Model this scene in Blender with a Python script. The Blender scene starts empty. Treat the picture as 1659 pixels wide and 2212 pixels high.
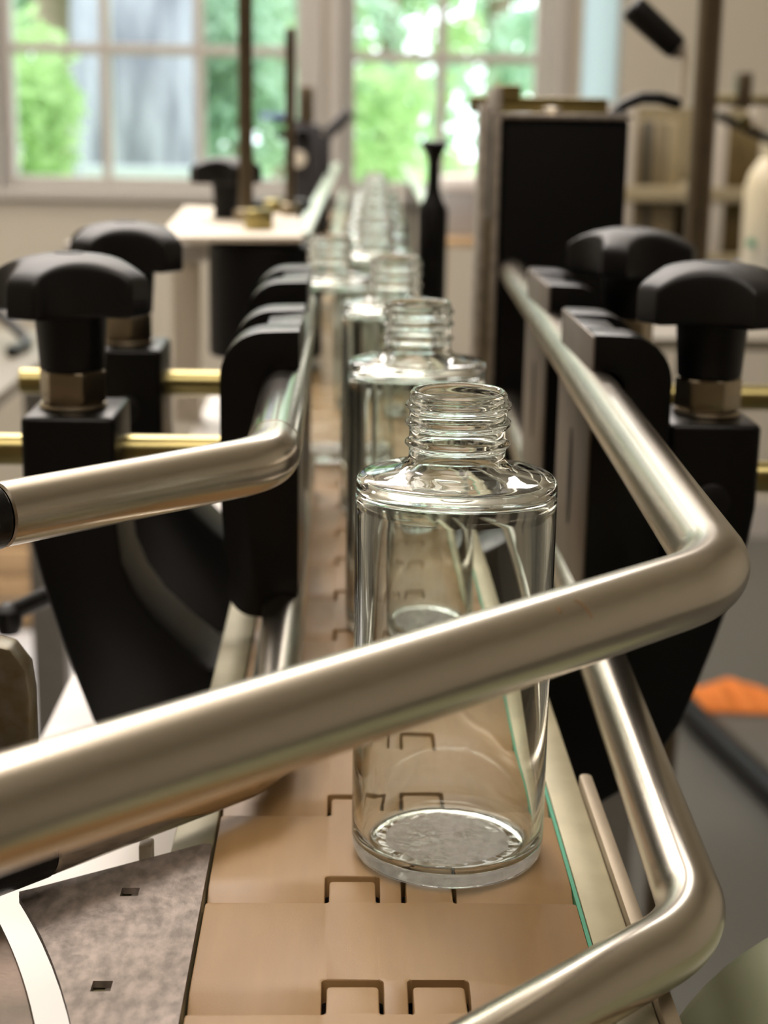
import bpy, bmesh, math, random
from mathutils import Vector, Matrix
random.seed(7)
PI = math.pi
S = 0.001                      # everything below is written in millimetres
SC = bpy.context.scene
COL = SC.collection

# ------------------------------------------------------------------ camera
FPX, PIT, YAW, ROL = 3467.4, .2441, .0244, .0157
EYE = Vector((0, 0, 150))
Fv = Vector((math.sin(YAW)*math.cos(PIT), math.cos(YAW)*math.cos(PIT), -math.sin(PIT)))
R0 = Vector((math.cos(YAW), -math.sin(YAW), 0)); U0 = R0.cross(Fv)
Rv = R0*math.cos(ROL) + U0*math.sin(ROL); Uv = -R0*math.sin(ROL) + U0*math.cos(ROL)
cam = bpy.data.cameras.new('camera'); camo = bpy.data.objects.new('camera', cam); COL.objects.link(camo)
camo.matrix_world = Matrix(((Rv.x, Uv.x, -Fv.x, 0), (Rv.y, Uv.y, -Fv.y, 0), (Rv.z, Uv.z, -Fv.z, .150), (0, 0, 0, 1)))
cam.sensor_fit = 'VERTICAL'; cam.sensor_height = 24; cam.sensor_width = 18
cam.lens = 24*FPX/2212
cam.clip_start = .01; cam.clip_end = 100
cam.dof.use_dof = True; cam.dof.focus_distance = .300; cam.dof.aperture_fstop = 13.2
SC.camera = camo

def atz(x, y, Z):               # a pixel's point on a level plane
    d = Fv + Rv*((x-829.5)/FPX) + Uv*((1106-y)/FPX)
    return EYE + d*((Z-150)/d.z)
def at(x, y, Y):                # a pixel's point at depth Y along the conveyor (mm)
    d = Fv + Rv*((x-829.5)/FPX) + Uv*((1106-y)/FPX)
    return EYE + d*(Y/d.y)

# ------------------------------------------------------------------ materials
def lin(c):
    return tuple((v/255/12.92 if v/255 <= .04045 else ((v/255+.055)/1.055)**2.4) for v in c) + (1,)
MATS = {}
def mat(name, col, rough=.5, metal=0, var=0, vscale=60, stretch=(1,1,1), bump=0, bscale=400, spec=.5, col2=None, rvar=0, coat=0, trans=None, detail=4):
    m = bpy.data.materials.new(name); m.use_nodes = True; nt = m.node_tree; N = nt.nodes; L = nt.links
    b = N['Principled BSDF']; c = col if len(col) == 4 else lin(col)
    b.inputs['Base Color'].default_value = c; b.inputs['Roughness'].default_value = rough
    b.inputs['Metallic'].default_value = metal; b.inputs['Specular IOR Level'].default_value = spec
    b.inputs['Coat Weight'].default_value = coat
    tc = N.new('ShaderNodeTexCoord'); mp = N.new('ShaderNodeMapping'); mp.inputs['Scale'].default_value = stretch
    L.new(tc.outputs['Object'], mp.inputs['Vector'])
    if var or col2 or rvar:
        n = N.new('ShaderNodeTexNoise'); n.inputs['Scale'].default_value = vscale; n.inputs['Detail'].default_value = detail
        L.new(mp.outputs['Vector'], n.inputs['Vector'])
        r = N.new('ShaderNodeValToRGB'); r.color_ramp.elements[0].position = .35; r.color_ramp.elements[1].position = .65
        d = lin(col2) if col2 else tuple(v*(1-var) for v in c[:3]) + (1,)
        r.color_ramp.elements[0].color = d; r.color_ramp.elements[1].color = c
        L.new(n.outputs['Fac'], r.inputs['Fac']); L.new(r.outputs['Color'], b.inputs['Base Color'])
        if rvar:
            mr = N.new('ShaderNodeMapRange'); mr.inputs['To Min'].default_value = rough-rvar; mr.inputs['To Max'].default_value = rough+rvar
            L.new(n.outputs['Fac'], mr.inputs['Value']); L.new(mr.outputs['Result'], b.inputs['Roughness'])
    if bump:
        n2 = N.new('ShaderNodeTexNoise'); n2.inputs['Scale'].default_value = bscale; n2.inputs['Detail'].default_value = 3
        L.new(mp.outputs['Vector'], n2.inputs['Vector'])
        bp = N.new('ShaderNodeBump'); bp.inputs['Strength'].default_value = bump; bp.inputs['Distance'].default_value = .0005
        L.new(n2.outputs['Fac'], bp.inputs['Height']); L.new(bp.outputs['Normal'], b.inputs['Normal'])
    MATS[name] = m
    return m

def glass_mat(name, rough=0.0, col=(.97, .985, .975, 1), bump=0, bscale=300):
    m = bpy.data.materials.new(name); m.use_nodes = True; N = m.node_tree.nodes; L = m.node_tree.links
    for n in list(N): N.remove(n)
    o = N.new('ShaderNodeOutputMaterial'); g = N.new('ShaderNodeBsdfGlass'); g.inputs['IOR'].default_value = 1.5
    g.inputs['Roughness'].default_value = rough; g.inputs['Color'].default_value = col
    if bump:
        tc = N.new('ShaderNodeTexCoord'); n = N.new('ShaderNodeTexNoise'); n.inputs['Scale'].default_value = bscale; n.inputs['Detail'].default_value = 4
        bp = N.new('ShaderNodeBump'); bp.inputs['Strength'].default_value = bump; bp.inputs['Distance'].default_value = .0006
        L.new(tc.outputs['Object'], n.inputs['Vector']); L.new(n.outputs['Fac'], bp.inputs['Height']); L.new(bp.outputs['Normal'], g.inputs['Normal'])
    L.new(g.outputs[0], o.inputs[0]); return m

def pane_mat(name, frost=False):
    m = bpy.data.materials.new(name); m.use_nodes = True; N = m.node_tree.nodes; L = m.node_tree.links
    for n in list(N): N.remove(n)
    o = N.new('ShaderNodeOutputMaterial'); mx = N.new('ShaderNodeMixShader')
    if frost:
        a = N.new('ShaderNodeBsdfTranslucent'); a.inputs['Color'].default_value = (.74, .76, .84, 1); mx.inputs[0].default_value = .12
    else:
        a = N.new('ShaderNodeBsdfTransparent'); a.inputs['Color'].default_value = (.96, .98, .97, 1); mx.inputs[0].default_value = .06
    g = N.new('ShaderNodeBsdfGlossy'); g.inputs['Roughness'].default_value = .3 if frost else .02
    L.new(a.outputs[0], mx.inputs[1]); L.new(g.outputs[0], mx.inputs[2]); L.new(mx.outputs[0], o.inputs[0]); return m

def leaf_mat(name, c1, c2):
    m = bpy.data.materials.new(name); m.use_nodes = True; N = m.node_tree.nodes; L = m.node_tree.links
    for n in list(N): N.remove(n)
    o = N.new('ShaderNodeOutputMaterial'); mx = N.new('ShaderNodeMixShader'); mx.inputs[0].default_value = .45
    d = N.new('ShaderNodeBsdfDiffuse'); t = N.new('ShaderNodeBsdfTranslucent')
    tc = N.new('ShaderNodeTexCoord'); n = N.new('ShaderNodeTexNoise'); n.inputs['Scale'].default_value = 2.2; n.inputs['Detail'].default_value = 3
    r = N.new('ShaderNodeValToRGB'); r.color_ramp.elements[0].position = .36; r.color_ramp.elements[1].position = .62
    r.color_ramp.elements[0].color = lin(c1); r.color_ramp.elements[1].color = lin(c2)
    L.new(tc.outputs['Object'], n.inputs['Vector']); L.new(n.outputs['Fac'], r.inputs['Fac'])
    L.new(r.outputs['Color'], d.inputs['Color']); L.new(r.outputs['Color'], t.inputs['Color'])
    L.new(d.outputs[0], mx.inputs[1]); L.new(t.outputs[0], mx.inputs[2]); L.new(mx.outputs[0], o.inputs[0]); return m

STEEL = mat('brushed_stainless', (186, 178, 164), .24, 1, var=.07, vscale=22, rvar=.02, detail=1)
SLEEVE = mat('polished_stainless', (196, 190, 180), .16, 1, var=.06, vscale=60)
DULL = mat('dull_zinc', (178, 170, 160), .5, .85, var=.3, vscale=220, bump=.25, bscale=900, detail=8)
BRASS = mat('yellow_passivated_steel', (158, 146, 98), .28, 1, var=.1)
NUT = mat('nut_metal', (156, 144, 122), .34, 1, var=.15)
BLACK = mat('black_plastic', (5, 5, 5), .34, 0, bump=.12, bscale=1500, spec=.28)
KNOB = mat('black_knob_plastic', (6, 5, 5), .46, 0, bump=.1, bscale=1200, spec=.32)
FOAM = mat('black_rubber', (6, 5, 5), .5, 0, bump=.2, bscale=900, spec=.2)
CHAIN = mat('tan_acetal', (150, 119, 79), .46, 0, var=.1, vscale=24, stretch=(8, 1, 1), bump=.12, bscale=1600, spec=.45)
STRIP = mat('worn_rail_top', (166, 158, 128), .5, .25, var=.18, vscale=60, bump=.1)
LIP = mat('lip_bar_metal', (160, 146, 124), .5, .4, var=.12)
GREEN = mat('green_wear_strip', (40, 150, 112), .45)
WHITE = mat('white_powder_coat', (238, 234, 230), .45)
CREAM = mat('cream_paint', (214, 204, 186), .5)
SPOTS = mat('galvanised_plate', (140, 128, 119), .52, .5, col2=(104, 95, 87), vscale=420, stretch=(1, .6, 1), bump=.3, bscale=700, detail=9)
FACE = mat('worn_face_plate', (122, 114, 106), .48, .7, var=.25, vscale=60, stretch=(1, 1, .3))
DISC = mat('worn_turntable_steel', (120, 104, 92), .5, .6, col2=(92, 82, 70), vscale=70, bump=.2, detail=8)
GREY = mat('grey_paint', (126, 124, 120), .5, var=.1)
GLASS = glass_mat('clear_glass')
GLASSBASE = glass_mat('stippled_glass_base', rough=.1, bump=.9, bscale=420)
def stipple_glare_mix(m, fac):  # stipple scatter, with the glare on it put in as pale pink
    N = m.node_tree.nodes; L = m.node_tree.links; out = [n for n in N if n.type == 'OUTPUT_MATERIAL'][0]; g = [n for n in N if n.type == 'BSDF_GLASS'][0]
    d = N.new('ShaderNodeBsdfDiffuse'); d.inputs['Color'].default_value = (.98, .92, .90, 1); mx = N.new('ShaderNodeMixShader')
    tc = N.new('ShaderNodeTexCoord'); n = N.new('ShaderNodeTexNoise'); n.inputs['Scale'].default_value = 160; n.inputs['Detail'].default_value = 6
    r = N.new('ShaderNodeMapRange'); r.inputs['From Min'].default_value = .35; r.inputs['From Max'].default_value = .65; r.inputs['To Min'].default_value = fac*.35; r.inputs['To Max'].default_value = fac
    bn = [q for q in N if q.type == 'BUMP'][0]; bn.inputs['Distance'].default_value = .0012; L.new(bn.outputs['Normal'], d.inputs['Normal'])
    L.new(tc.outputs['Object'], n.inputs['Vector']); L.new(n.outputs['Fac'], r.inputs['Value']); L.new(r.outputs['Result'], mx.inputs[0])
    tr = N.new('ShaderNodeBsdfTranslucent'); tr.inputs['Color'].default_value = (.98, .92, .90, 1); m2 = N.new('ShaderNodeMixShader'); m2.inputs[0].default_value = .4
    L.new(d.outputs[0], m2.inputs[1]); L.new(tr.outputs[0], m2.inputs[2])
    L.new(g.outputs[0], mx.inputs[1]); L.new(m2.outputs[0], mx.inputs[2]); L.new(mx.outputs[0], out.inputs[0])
stipple_glare_mix(GLASSBASE, 1.0)
WALL = mat('warm_white_wall', (192, 186, 172), .8, bump=.05, bscale=30)
FRAME = mat('white_window_paint', (186, 182, 177), .5)
FLOOR = mat('grey_floor', (104, 103, 98), .38, var=.12, vscale=1.2)
CEIL = mat('ceiling_white', (228, 220, 206), .9)
PANE = pane_mat('window_glass'); FROST = pane_mat('bright_stripe_pane', True)

# ------------------------------------------------------------------ mesh helpers (mm)
class MB:
    def __init__(s): s.v = []; s.f = []; s.mi = []; s.sm = []
    def add(s, vs, fs, mi=0, smooth=True):
        o = len(s.v); s.v += [Vector(v) for v in vs]
        for f in fs: s.f.append([o+i for i in f]); s.mi.append(mi); s.sm.append(smooth)
        return s
    def box(s, x0, x1, y0, y1, z0, z1, mi=0):
        return s.add([(x0,y0,z0),(x1,y0,z0),(x1,y1,z0),(x0,y1,z0),(x0,y0,z1),(x1,y0,z1),(x1,y1,z1),(x0,y1,z1)],
              [(3,2,1,0),(4,5,6,7),(0,1,5,4),(1,2,6,5),(2,3,7,6),(3,0,4,7)], mi, False)
    def prism(s, pts, axis, a, b, mi=0):   # pts in the plane across axis; 'y': (x,z)  'z': (x,y)  'x': (y,z)
        n = len(pts)
        def P(p, t): return (p[0], t, p[1]) if axis == 'y' else (p[0], p[1], t) if axis == 'z' else (t, p[0], p[1])
        vs = [P(p, a) for p in pts] + [P(p, b) for p in pts]
        fs = [list(range(n))[::-1], list(range(n, 2*n))] + [(i, (i+1) % n, n+(i+1) % n, n+i) for i in range(n)]
        return s.add(vs, fs, mi, True)
    def lathe(s, prof, cx=0, cy=0, n=48, z0=0, mi=0, axis='z', rot=0):
        vs = []; fs = []
        for r, z in prof:
            for k in range(n):
                t = 2*PI*k/n + rot
                if axis == 'z': vs.append((cx+r*math.cos(t), cy+r*math.sin(t), z0+z))
                elif axis == 'x': vs.append((z0+z, cx+r*math.cos(t), cy+r*math.sin(t)))
                else: vs.append((cx+r*math.cos(t), z0+z, cy+r*math.sin(t)))
        m = len(prof)
        for i in range(m-1):
            for k in range(n):
                fs.append((i*n+k, i*n+(k+1) % n, (i+1)*n+(k+1) % n, (i+1)*n+k))
        if prof[0][0] > 1e-6: fs.append(list(range(n))[::-1])
        if prof[-1][0] > 1e-6: fs.append([(m-1)*n+k for k in range(n)])
        return s.add(vs, fs, mi, True)
    def tube(s, path, r, n=28, mi=0, cap=1.0):
        path = [Vector(p) for p in path]; m = len(path); vs = []; fs = []
        tang = []
        for i in range(m):
            t = (path[min(i+1, m-1)] - path[max(i-1, 0)]).normalized(); tang.append(t)
        up = Vector((0, 0, 1)) if abs(tang[0].z) < .9 else Vector((1, 0, 0))
        rings = []
        def ring(c, t, rr):
            nonlocal up
            a = t.cross(up).normalized(); b = a.cross(t).normalized(); up = b
            rings.append(len(vs)//n)
            for k in range(n):
                q = 2*PI*k/n; vs.append(c + a*(rr*math.cos(q)) + b*(rr*math.sin(q)))
        rs = r if callable(r) else (lambda i: r)
        if cap: ring(path[0] - tang[0]*0, tang[0], rs(0)-cap*.8)
        for i in range(m):
            c = path[i]
            if cap and i == 0: c = c + tang[0]*cap*.8
            if cap and i == m-1: c = c - tang[-1]*cap*.8
            ring(c, tang[i], rs(i))
        if cap: ring(path[-1], tang[-1], rs(m-1)-cap*.8)
        M = len(rings)
        for i in range(M-1):
            for k in range(n): fs.append((i*n+k, i*n+(k+1) % n, (i+1)*n+(k+1) % n, (i+1)*n+k))
        fs.append(list(range(n))[::-1]); fs.append([(M-1)*n+k for k in range(n)])
        return s.add(vs, fs, mi, True)
    def build(s, name, mats, parent=None, bevel=0, seg=2, sharp=35, origin=None):
        me = bpy.data.meshes.new(name)
        if parent is not None: org = Vector(parent['_w'])
        elif origin is not None: org = Vector(origin)
        else:
            xs = [v.x for v in s.v]; ys = [v.y for v in s.v]; zs = [v.z for v in s.v]
            org = Vector(((min(xs)+max(xs))/2, (min(ys)+max(ys))/2, min(zs)))
        me.from_pydata([(v-org)*S for v in s.v], [], s.f)
        mats = mats if isinstance(mats, (list, tuple)) else [mats]
        for m in mats: me.materials.append(m)
        for p, mi, sm in zip(me.polygons, s.mi, s.sm): p.material_index = mi; p.use_smooth = True
        bm = bmesh.new(); bm.from_mesh(me); bmesh.ops.recalc_face_normals(bm, faces=bm.faces)
        if bevel:
            es = [e for e in bm.edges if len(e.link_faces) == 2 and e.calc_face_angle(0) > math.radians(40)]
            bmesh.ops.bevel(bm, geom=es, offset=bevel*S, segments=seg, profile=.5, affect='EDGES', clamp_overlap=True)
        bm.to_mesh(me); bm.free()
        for p in me.polygons: p.use_smooth = True
        me.set_sharp_from_angle(angle=math.radians(sharp))
        o = bpy.data.objects.new(name, me); COL.objects.link(o)
        if parent is not None: o.parent = parent; o['_w'] = list(org)
        else: o.location = org*S; o['_w'] = list(org)
        return o

def tag(o, label=None, cat=None, group=None, kind=None):
    if label: o['label'] = label
    if cat: o['category'] = cat
    if group: o['group'] = group
    if kind: o['kind'] = kind
    return o
def thing(name, loc, label, cat, group=None):
    o = bpy.data.objects.new(name, None); COL.objects.link(o); o.empty_display_size = .01
    o.location = Vector(loc)*S; o['_w'] = list(loc)
    return tag(o, label, cat, group)
def struct(name, mb, m, parent=None, **k):
    o = mb.build(name, m, parent, **k)
    if parent is None: o['kind'] = 'structure'
    return o
def copy_tree(o, delta=(0, 0, 0), parent=None):
    c = o.copy(); COL.objects.link(c)
    if parent is None: c.location = o.location + Vector(delta)*S
    else: c.parent = parent
    for ch in list(o.children): copy_tree(ch, (0, 0, 0), c)
    return c

def fillet(pts, R, n=14):
    out = [Vector(pts[0])]
    for i in range(1, len(pts)-1):
        p = Vector(pts[i]); a = (Vector(pts[i-1])-p).normalized(); b = (Vector(pts[i+1])-p).normalized()
        half = a.angle(b)/2; t = R/math.tan(half); c = p + (a+b).normalized()*(R/math.sin(half))
        s0 = p+a*t-c; s1 = p+b*t-c; ang = s0.angle(s1); ax = s0.cross(s1).normalized()
        for k in range(n+1): out.append(c + Matrix.Rotation(ang*k/n, 3, ax) @ s0)
    out.append(Vector(pts[-1])); return out
def arc2(cx, cy, r, a0, a1, n=10):
    return [(cx+r*math.cos(math.radians(a0+(a1-a0)*k/n)), cy+r*math.sin(math.radians(a0+(a1-a0)*k/n))) for k in range(n+1)]

# ------------------------------------------------------------------ room shell
XL, XR, YF, YB, ZF, ZC = -2400, 2600, -2200, 4000, -900, 1900
struct('floor', MB().box(XL-150, XR+150, YF-150, YB+150, ZF-100, ZF), FLOOR)
struct('ceiling', MB().box(XL-150, XR+150, YF-150, YB+150, ZC, ZC+100), CEIL)
struct('wall_left', MB().box(XL-150, XL, YF, YB, ZF, ZC), WALL)
struct('wall_right', MB().box(XR, XR+150, YF, YB, ZF, ZC), WALL)
struct('wall_front', MB().box(XL-150, XR+150, YF-150, YF, ZF, ZC), mat('brown_front_wall', (116, 102, 80), .8))
W1 = (-845, -100, -45, 1180); W2 = (-18, 478, -48, 1180); W3 = (556, 656, -48, 1180)
wb = MB(); xs = [XL-150, W1[0], W1[1], W2[0], W2[1], W3[0], W3[1], XR+150]
for i in range(0, 8, 2): wb.box(xs[i], xs[i+1], YB, YB+150, ZF, ZC)
for w in (W1, W2, W3):
    wb.box(w[0], w[1], YB, YB+150, ZF, w[2]); wb.box(w[0], w[1], YB, YB+150, w[3], ZC)
struct('wall_back', wb, WALL)
def window(name, w, xbars, zbars, m=PANE, jamb=30, mul=24):
    x0, x1, z0, z1 = w; y0, y1 = YB+30, YB+85
    f = MB().box(x0, x0+jamb, y0, y1, z0, z1).box(x1-jamb, x1, y0, y1, z0, z1).box(x0+jamb, x1-jamb, y0, y1, z0, z0+jamb).box(x0+jamb, x1-jamb, y0, y1, z1-jamb, z1)
    for x in xbars: f.box(x-mul/2, x+mul/2, y0+8, y1-8, z0+jamb, z1-jamb)
    for z in zbars: f.box(x0+jamb, x1-jamb, y0+10, y1-10, z-mul/2, z+mul/2)
    o = struct(name, f, FRAME, bevel=3, seg=1)
    g = MB().box(x0+jamb, x1-jamb, y0+25, y0+29, z0+jamb, z1-jamb).build('window_pane', m, o)
    MB().box(x0-20, x1+20, YB-22, YB+30, z0-22, z0).build('window_sill', FRAME, o, bevel=3, seg=1)
    return o
window('window_1', W1, (-593, -366), (288, 590, 890))
window('window_2', W2, (222,), (280, 585, 888))
window('bright_stripe', W3, (), (), FROST, jamb=6)  # added opening; its bright pane stands in for a daylit wall edge
for i, (a, b) in enumerate(((W1[0]-60, W1[0]), (W1[1], W1[1]+34), (W2[0]-34, W2[0]), (W2[1], W2[1]+44)), 1):
    struct('trim_%d' % i, MB().box(a, b, YB-16, YB+28, W1[2]-24, W1[3]+50), FRAME, bevel=3, seg=1)
struct('baseboard_back', MB().box(XL, XR, YB-14, YB, ZF, ZF+90), FRAME)

# ------------------------------------------------------------------ outside
LAWN = mat('lawn_green', (176, 208, 130), .9, col2=(150, 186, 104), vscale=3)
struct('garden_ground', MB().box(-9000, 9000, YB+160, 24000, -560, -500), LAWN)
BARK = mat('pale_grey_bark', (172, 168, 186), .9, col2=(122, 119, 136), vscale=5, stretch=(3, 3, .6))
BARK2 = mat('brown_bark', (150, 130, 116), .9, col2=(116, 100, 86), vscale=6)
def trunk(loc, r0, r1, h, n=20):
    mb = MB(); pr = [(r0*1.18, 0), (r0, 150)] + [(r0+(r1-r0)*k/6, 150+(h-150)*k/6) for k in range(1, 7)]
    return mb.lathe(pr, loc[0], loc[1], n, loc[2])
def foliage(c, rad, n, size):
    mb = MB()
    clumps = [(Vector((random.gauss(0, .5), random.gauss(0, .5), random.gauss(0, .5))), random.uniform(.25, .5)) for _ in range(14)]
    for _ in range(n):
        k, kr = random.choice(clumps)
        d = Vector((random.gauss(0, 1), random.gauss(0, 1), random.gauss(0, 1))).normalized()*kr*random.uniform(.7, 1.05) + k
        p = Vector(c) + Vector((d.x*rad[0], d.y*rad[1], d.z*rad[2]))
        if p.y < YB+500 or p.z < -500: continue
        a = Vector((random.gauss(0, 1), random.gauss(0, 1), random.gauss(0, 1))).normalized(); b = a.orthogonal().normalized()
        l = size*random.uniform(.6, 1.3); w = l*.5
        mb.add([p-a*l*.5, p-b*w*.5, p+a*l*.5, p+b*w*.5], [(0, 1, 2, 3)])
    return mb
LEAF = [leaf_mat('leaf_mid_hazy', (132, 158, 134), (200, 218, 192)), leaf_mat('leaf_bright_hazy', (160, 190, 130), (218, 234, 186)), leaf_mat('leaf_bluegreen_hazy', (146, 178, 152), (212, 230, 212))]  # outdoor haze is put into these paler, less saturated colours
def tree(name, loc, r, h, c, rad, n, size, leaf, label, cat, bark=BARK2):
    t = thing(name, loc, label, cat)
    trunk(loc, r, r*.7, h).build('trunk', bark, t)
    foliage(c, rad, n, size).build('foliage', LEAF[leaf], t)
    return t
def px_base(x, Y): p = at(x, 300, Y); return p.x
bx = px_base(298, 7200)
tree('big_tree', (bx, 7200, -500), 300, 3600, (bx, 7600, 3000), (1500, 700, 700), 900, 150, 0, 'broad pale grey tree trunk filling the middle panes of left window', 'tree', BARK)
x = px_base(70, 6600)
tree('leafy_shrub', (x, 6600, -500), 25, 700, (x-60, 6600, 150), (250, 300, 560), 1500, 80, 1, 'light green shrub left of the big grey trunk outside', 'shrub')
x = px_base(120, 9000)
tree('garden_tree', (x, 9000, -500), 120, 2000, (x, 9000, 1300), (900, 500, 700), 1800, 120, 0, 'brown stemmed tree behind the shrub at left window edge', 'tree')
x = px_base(500, 7600)
tree('leafy_shrub', (x, 7600, -500), 30, 800, (x, 7600, 350), (520, 350, 800), 2600, 90, 2, 'blue green shrub right of the big grey trunk outside', 'shrub')
x = px_base(620, 9000)
tree('garden_tree', (x, 9000, -500), 90, 1800, (x, 9000, 800), (800, 500, 1000), 2200, 120, 1, 'bright green tree outside the right edge of left window', 'tree')
x = px_base(840, 7800)
tree('garden_tree', (x, 7800, -500), 60, 1500, (x, 7900, 700), (620, 400, 700), 2400, 100, 2, 'blue green tree outside the left panes of right window', 'tree')
x = px_base(1070, 8600)
tree('garden_tree', (x, 8600, -500), 80, 1800, (x, 8600, 1320), (800, 500, 560), 2200, 110, 0, 'mid green tree outside the upper right panes of right window', 'tree')
x = px_base(820, 6600)
tree('leafy_shrub', (x, 6600, -500), 20, 500, (x, 6600, 0), (330, 300, 420), 1400, 70, 1, 'low light green shrub outside the lower part of right window', 'shrub')
hd = thing('garden_hedge', (0, 13500, -500), 'tall green hedge across the far end of the garden', 'hedge')
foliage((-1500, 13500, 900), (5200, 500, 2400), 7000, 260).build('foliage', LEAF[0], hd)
tag(MB().box(at(170, 300, 5900).x, -330, 5900, 6050, -500, at(300, 362, 5900).z).build('garden_wall', mat('white_masonry', (176, 180, 184), .8), bevel=6),
    'low white wall outside at the foot of the left window', 'wall')

# ------------------------------------------------------------------ machine cabinet and conveyor
cab = thing('machine_cabinet', (-25, 1300, ZF), 'white machine cabinet standing on the floor under the conveyor', 'cabinet')
MB().box(-96, 50, 60, 2500, ZF, -66).build('body', WHITE, cab, bevel=3)
MB().box(-104, 54, 40, 2520, -66, -60).build('top_panel', WHITE, cab, bevel=1)

CX0, CX1, PITCH, Y0 = -26.7, 45.9, 39.945, 246.0
CC = (CX0+CX1)/2
fr = thing('slat_conveyor', (CC, 1200, -60), 'long metal conveyor frame carrying the tan slat chain', 'conveyor')
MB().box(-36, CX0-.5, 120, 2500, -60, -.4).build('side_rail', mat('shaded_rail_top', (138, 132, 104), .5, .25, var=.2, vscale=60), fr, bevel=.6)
MB().box(CX1+.8, 54.4, 120, 2500, -60, .1).build('side_rail', STRIP, fr, bevel=.8)
MB().box(CX1+.05, CX1+.8, 120, 2500, -6, -.2).build('wear_strip', GREEN, fr)['label'] = 'thin green plastic wear strip'
lip = [(54.45, 120), (57.5, 120)] + arc2(55.975, 344, 1.52, 0, 180, 8)
MB().prism(lip, 'z', -14, 2).build('lip_bar', LIP, fr, bevel=.5)
MB().box(-25, 44, 130, 2490, -22, -15).build('slide_bed', GREY, fr)

# one slat: tabs at its far edge, notches at its near edge
def slat():
    tabs = [(CC-12.2, CC-3.0), (CC+3.0, CC+12.2)]
    g = .85
    xcut = sorted([CX0, CX1] + [t[0]-g for t in tabs] + [t[1]+g for t in tabs] + [t[0] for t in tabs] + [t[1] for t in tabs])
    ND = 11.3; TL = 9.0
    ycut = [0.15, 2.2, 6.8, ND, PITCH, PITCH+TL]
    zt = {0: -2.7, 1: -2.35, 2: -.25, 3: 0, 4: 0, 5: 0}
    def inn(xm, j):
        if j == 4: return any(t[0] < xm < t[1] for t in tabs)
        if j < 3: return not any(t[0]-g < xm < t[1]+g for t in tabs)
        return True
    bm = bmesh.new(); vd = {}
    def V(i, j):
        if (i, j) not in vd: vd[(i, j)] = bm.verts.new((xcut[i], ycut[j], zt[j]))
        return vd[(i, j)]
    for i in range(len(xcut)-1):
        for j in range(5):
            if inn((xcut[i]+xcut[i+1])/2, j): bm.faces.new((V(i, j), V(i+1, j), V(i+1, j+1), V(i, j+1)))
    ex = bmesh.ops.extrude_face_region(bm, geom=bm.faces[:])
    nv = [e for e in ex['geom'] if isinstance(e, bmesh.types.BMVert)]
    for v in nv: v.co.z = -4.6
    bmesh.ops.recalc_face_normals(bm, faces=bm.faces)
    # round the vertical corners of tabs, notches and slat, then soften the top rim
    ve = [e for e in bm.edges if abs(e.verts[0].co.z-e.verts[1].co.z) > 1.5 and abs((e.verts[0].co-e.verts[1].co).xy.length) < .01 and len(e.link_faces) == 2 and e.calc_face_angle(0) > 1]
    bmesh.ops.bevel(bm, geom=ve, offset=1.1, segments=3, profile=.5, affect='EDGES', clamp_overlap=True)
    te = [e for e in bm.edges if len(e.link_faces) == 2 and min(v.co.z for v in e.verts) > -2.9 and e.calc_face_angle(0) > .7]
    bmesh.ops.bevel(bm, geom=te, offset=.35, segments=2, profile=.5, affect='EDGES', clamp_overlap=True)
    for v in bm.verts: v.co = (Vector((v.co.x-CC, v.co.y, v.co.z)))*S
    me = bpy.data.meshes.new('chain_link'); bm.to_mesh(me); bm.free(); me.materials.append(CHAIN)
    for p in me.polygons: p.use_smooth = True
    me.set_sharp_from_angle(angle=math.radians(30))
    return me
chain = thing('conveyor_chain', (CC, Y0, 0), 'tan plastic slat chain running along the conveyor under the bottles', 'conveyor chain')
sl = slat()
for k in range(-3, 55):
    o = bpy.data.objects.new('chain_link', sl); COL.objects.link(o); o.parent = chain; o.location = (0, k*PITCH*S, 0)

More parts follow.
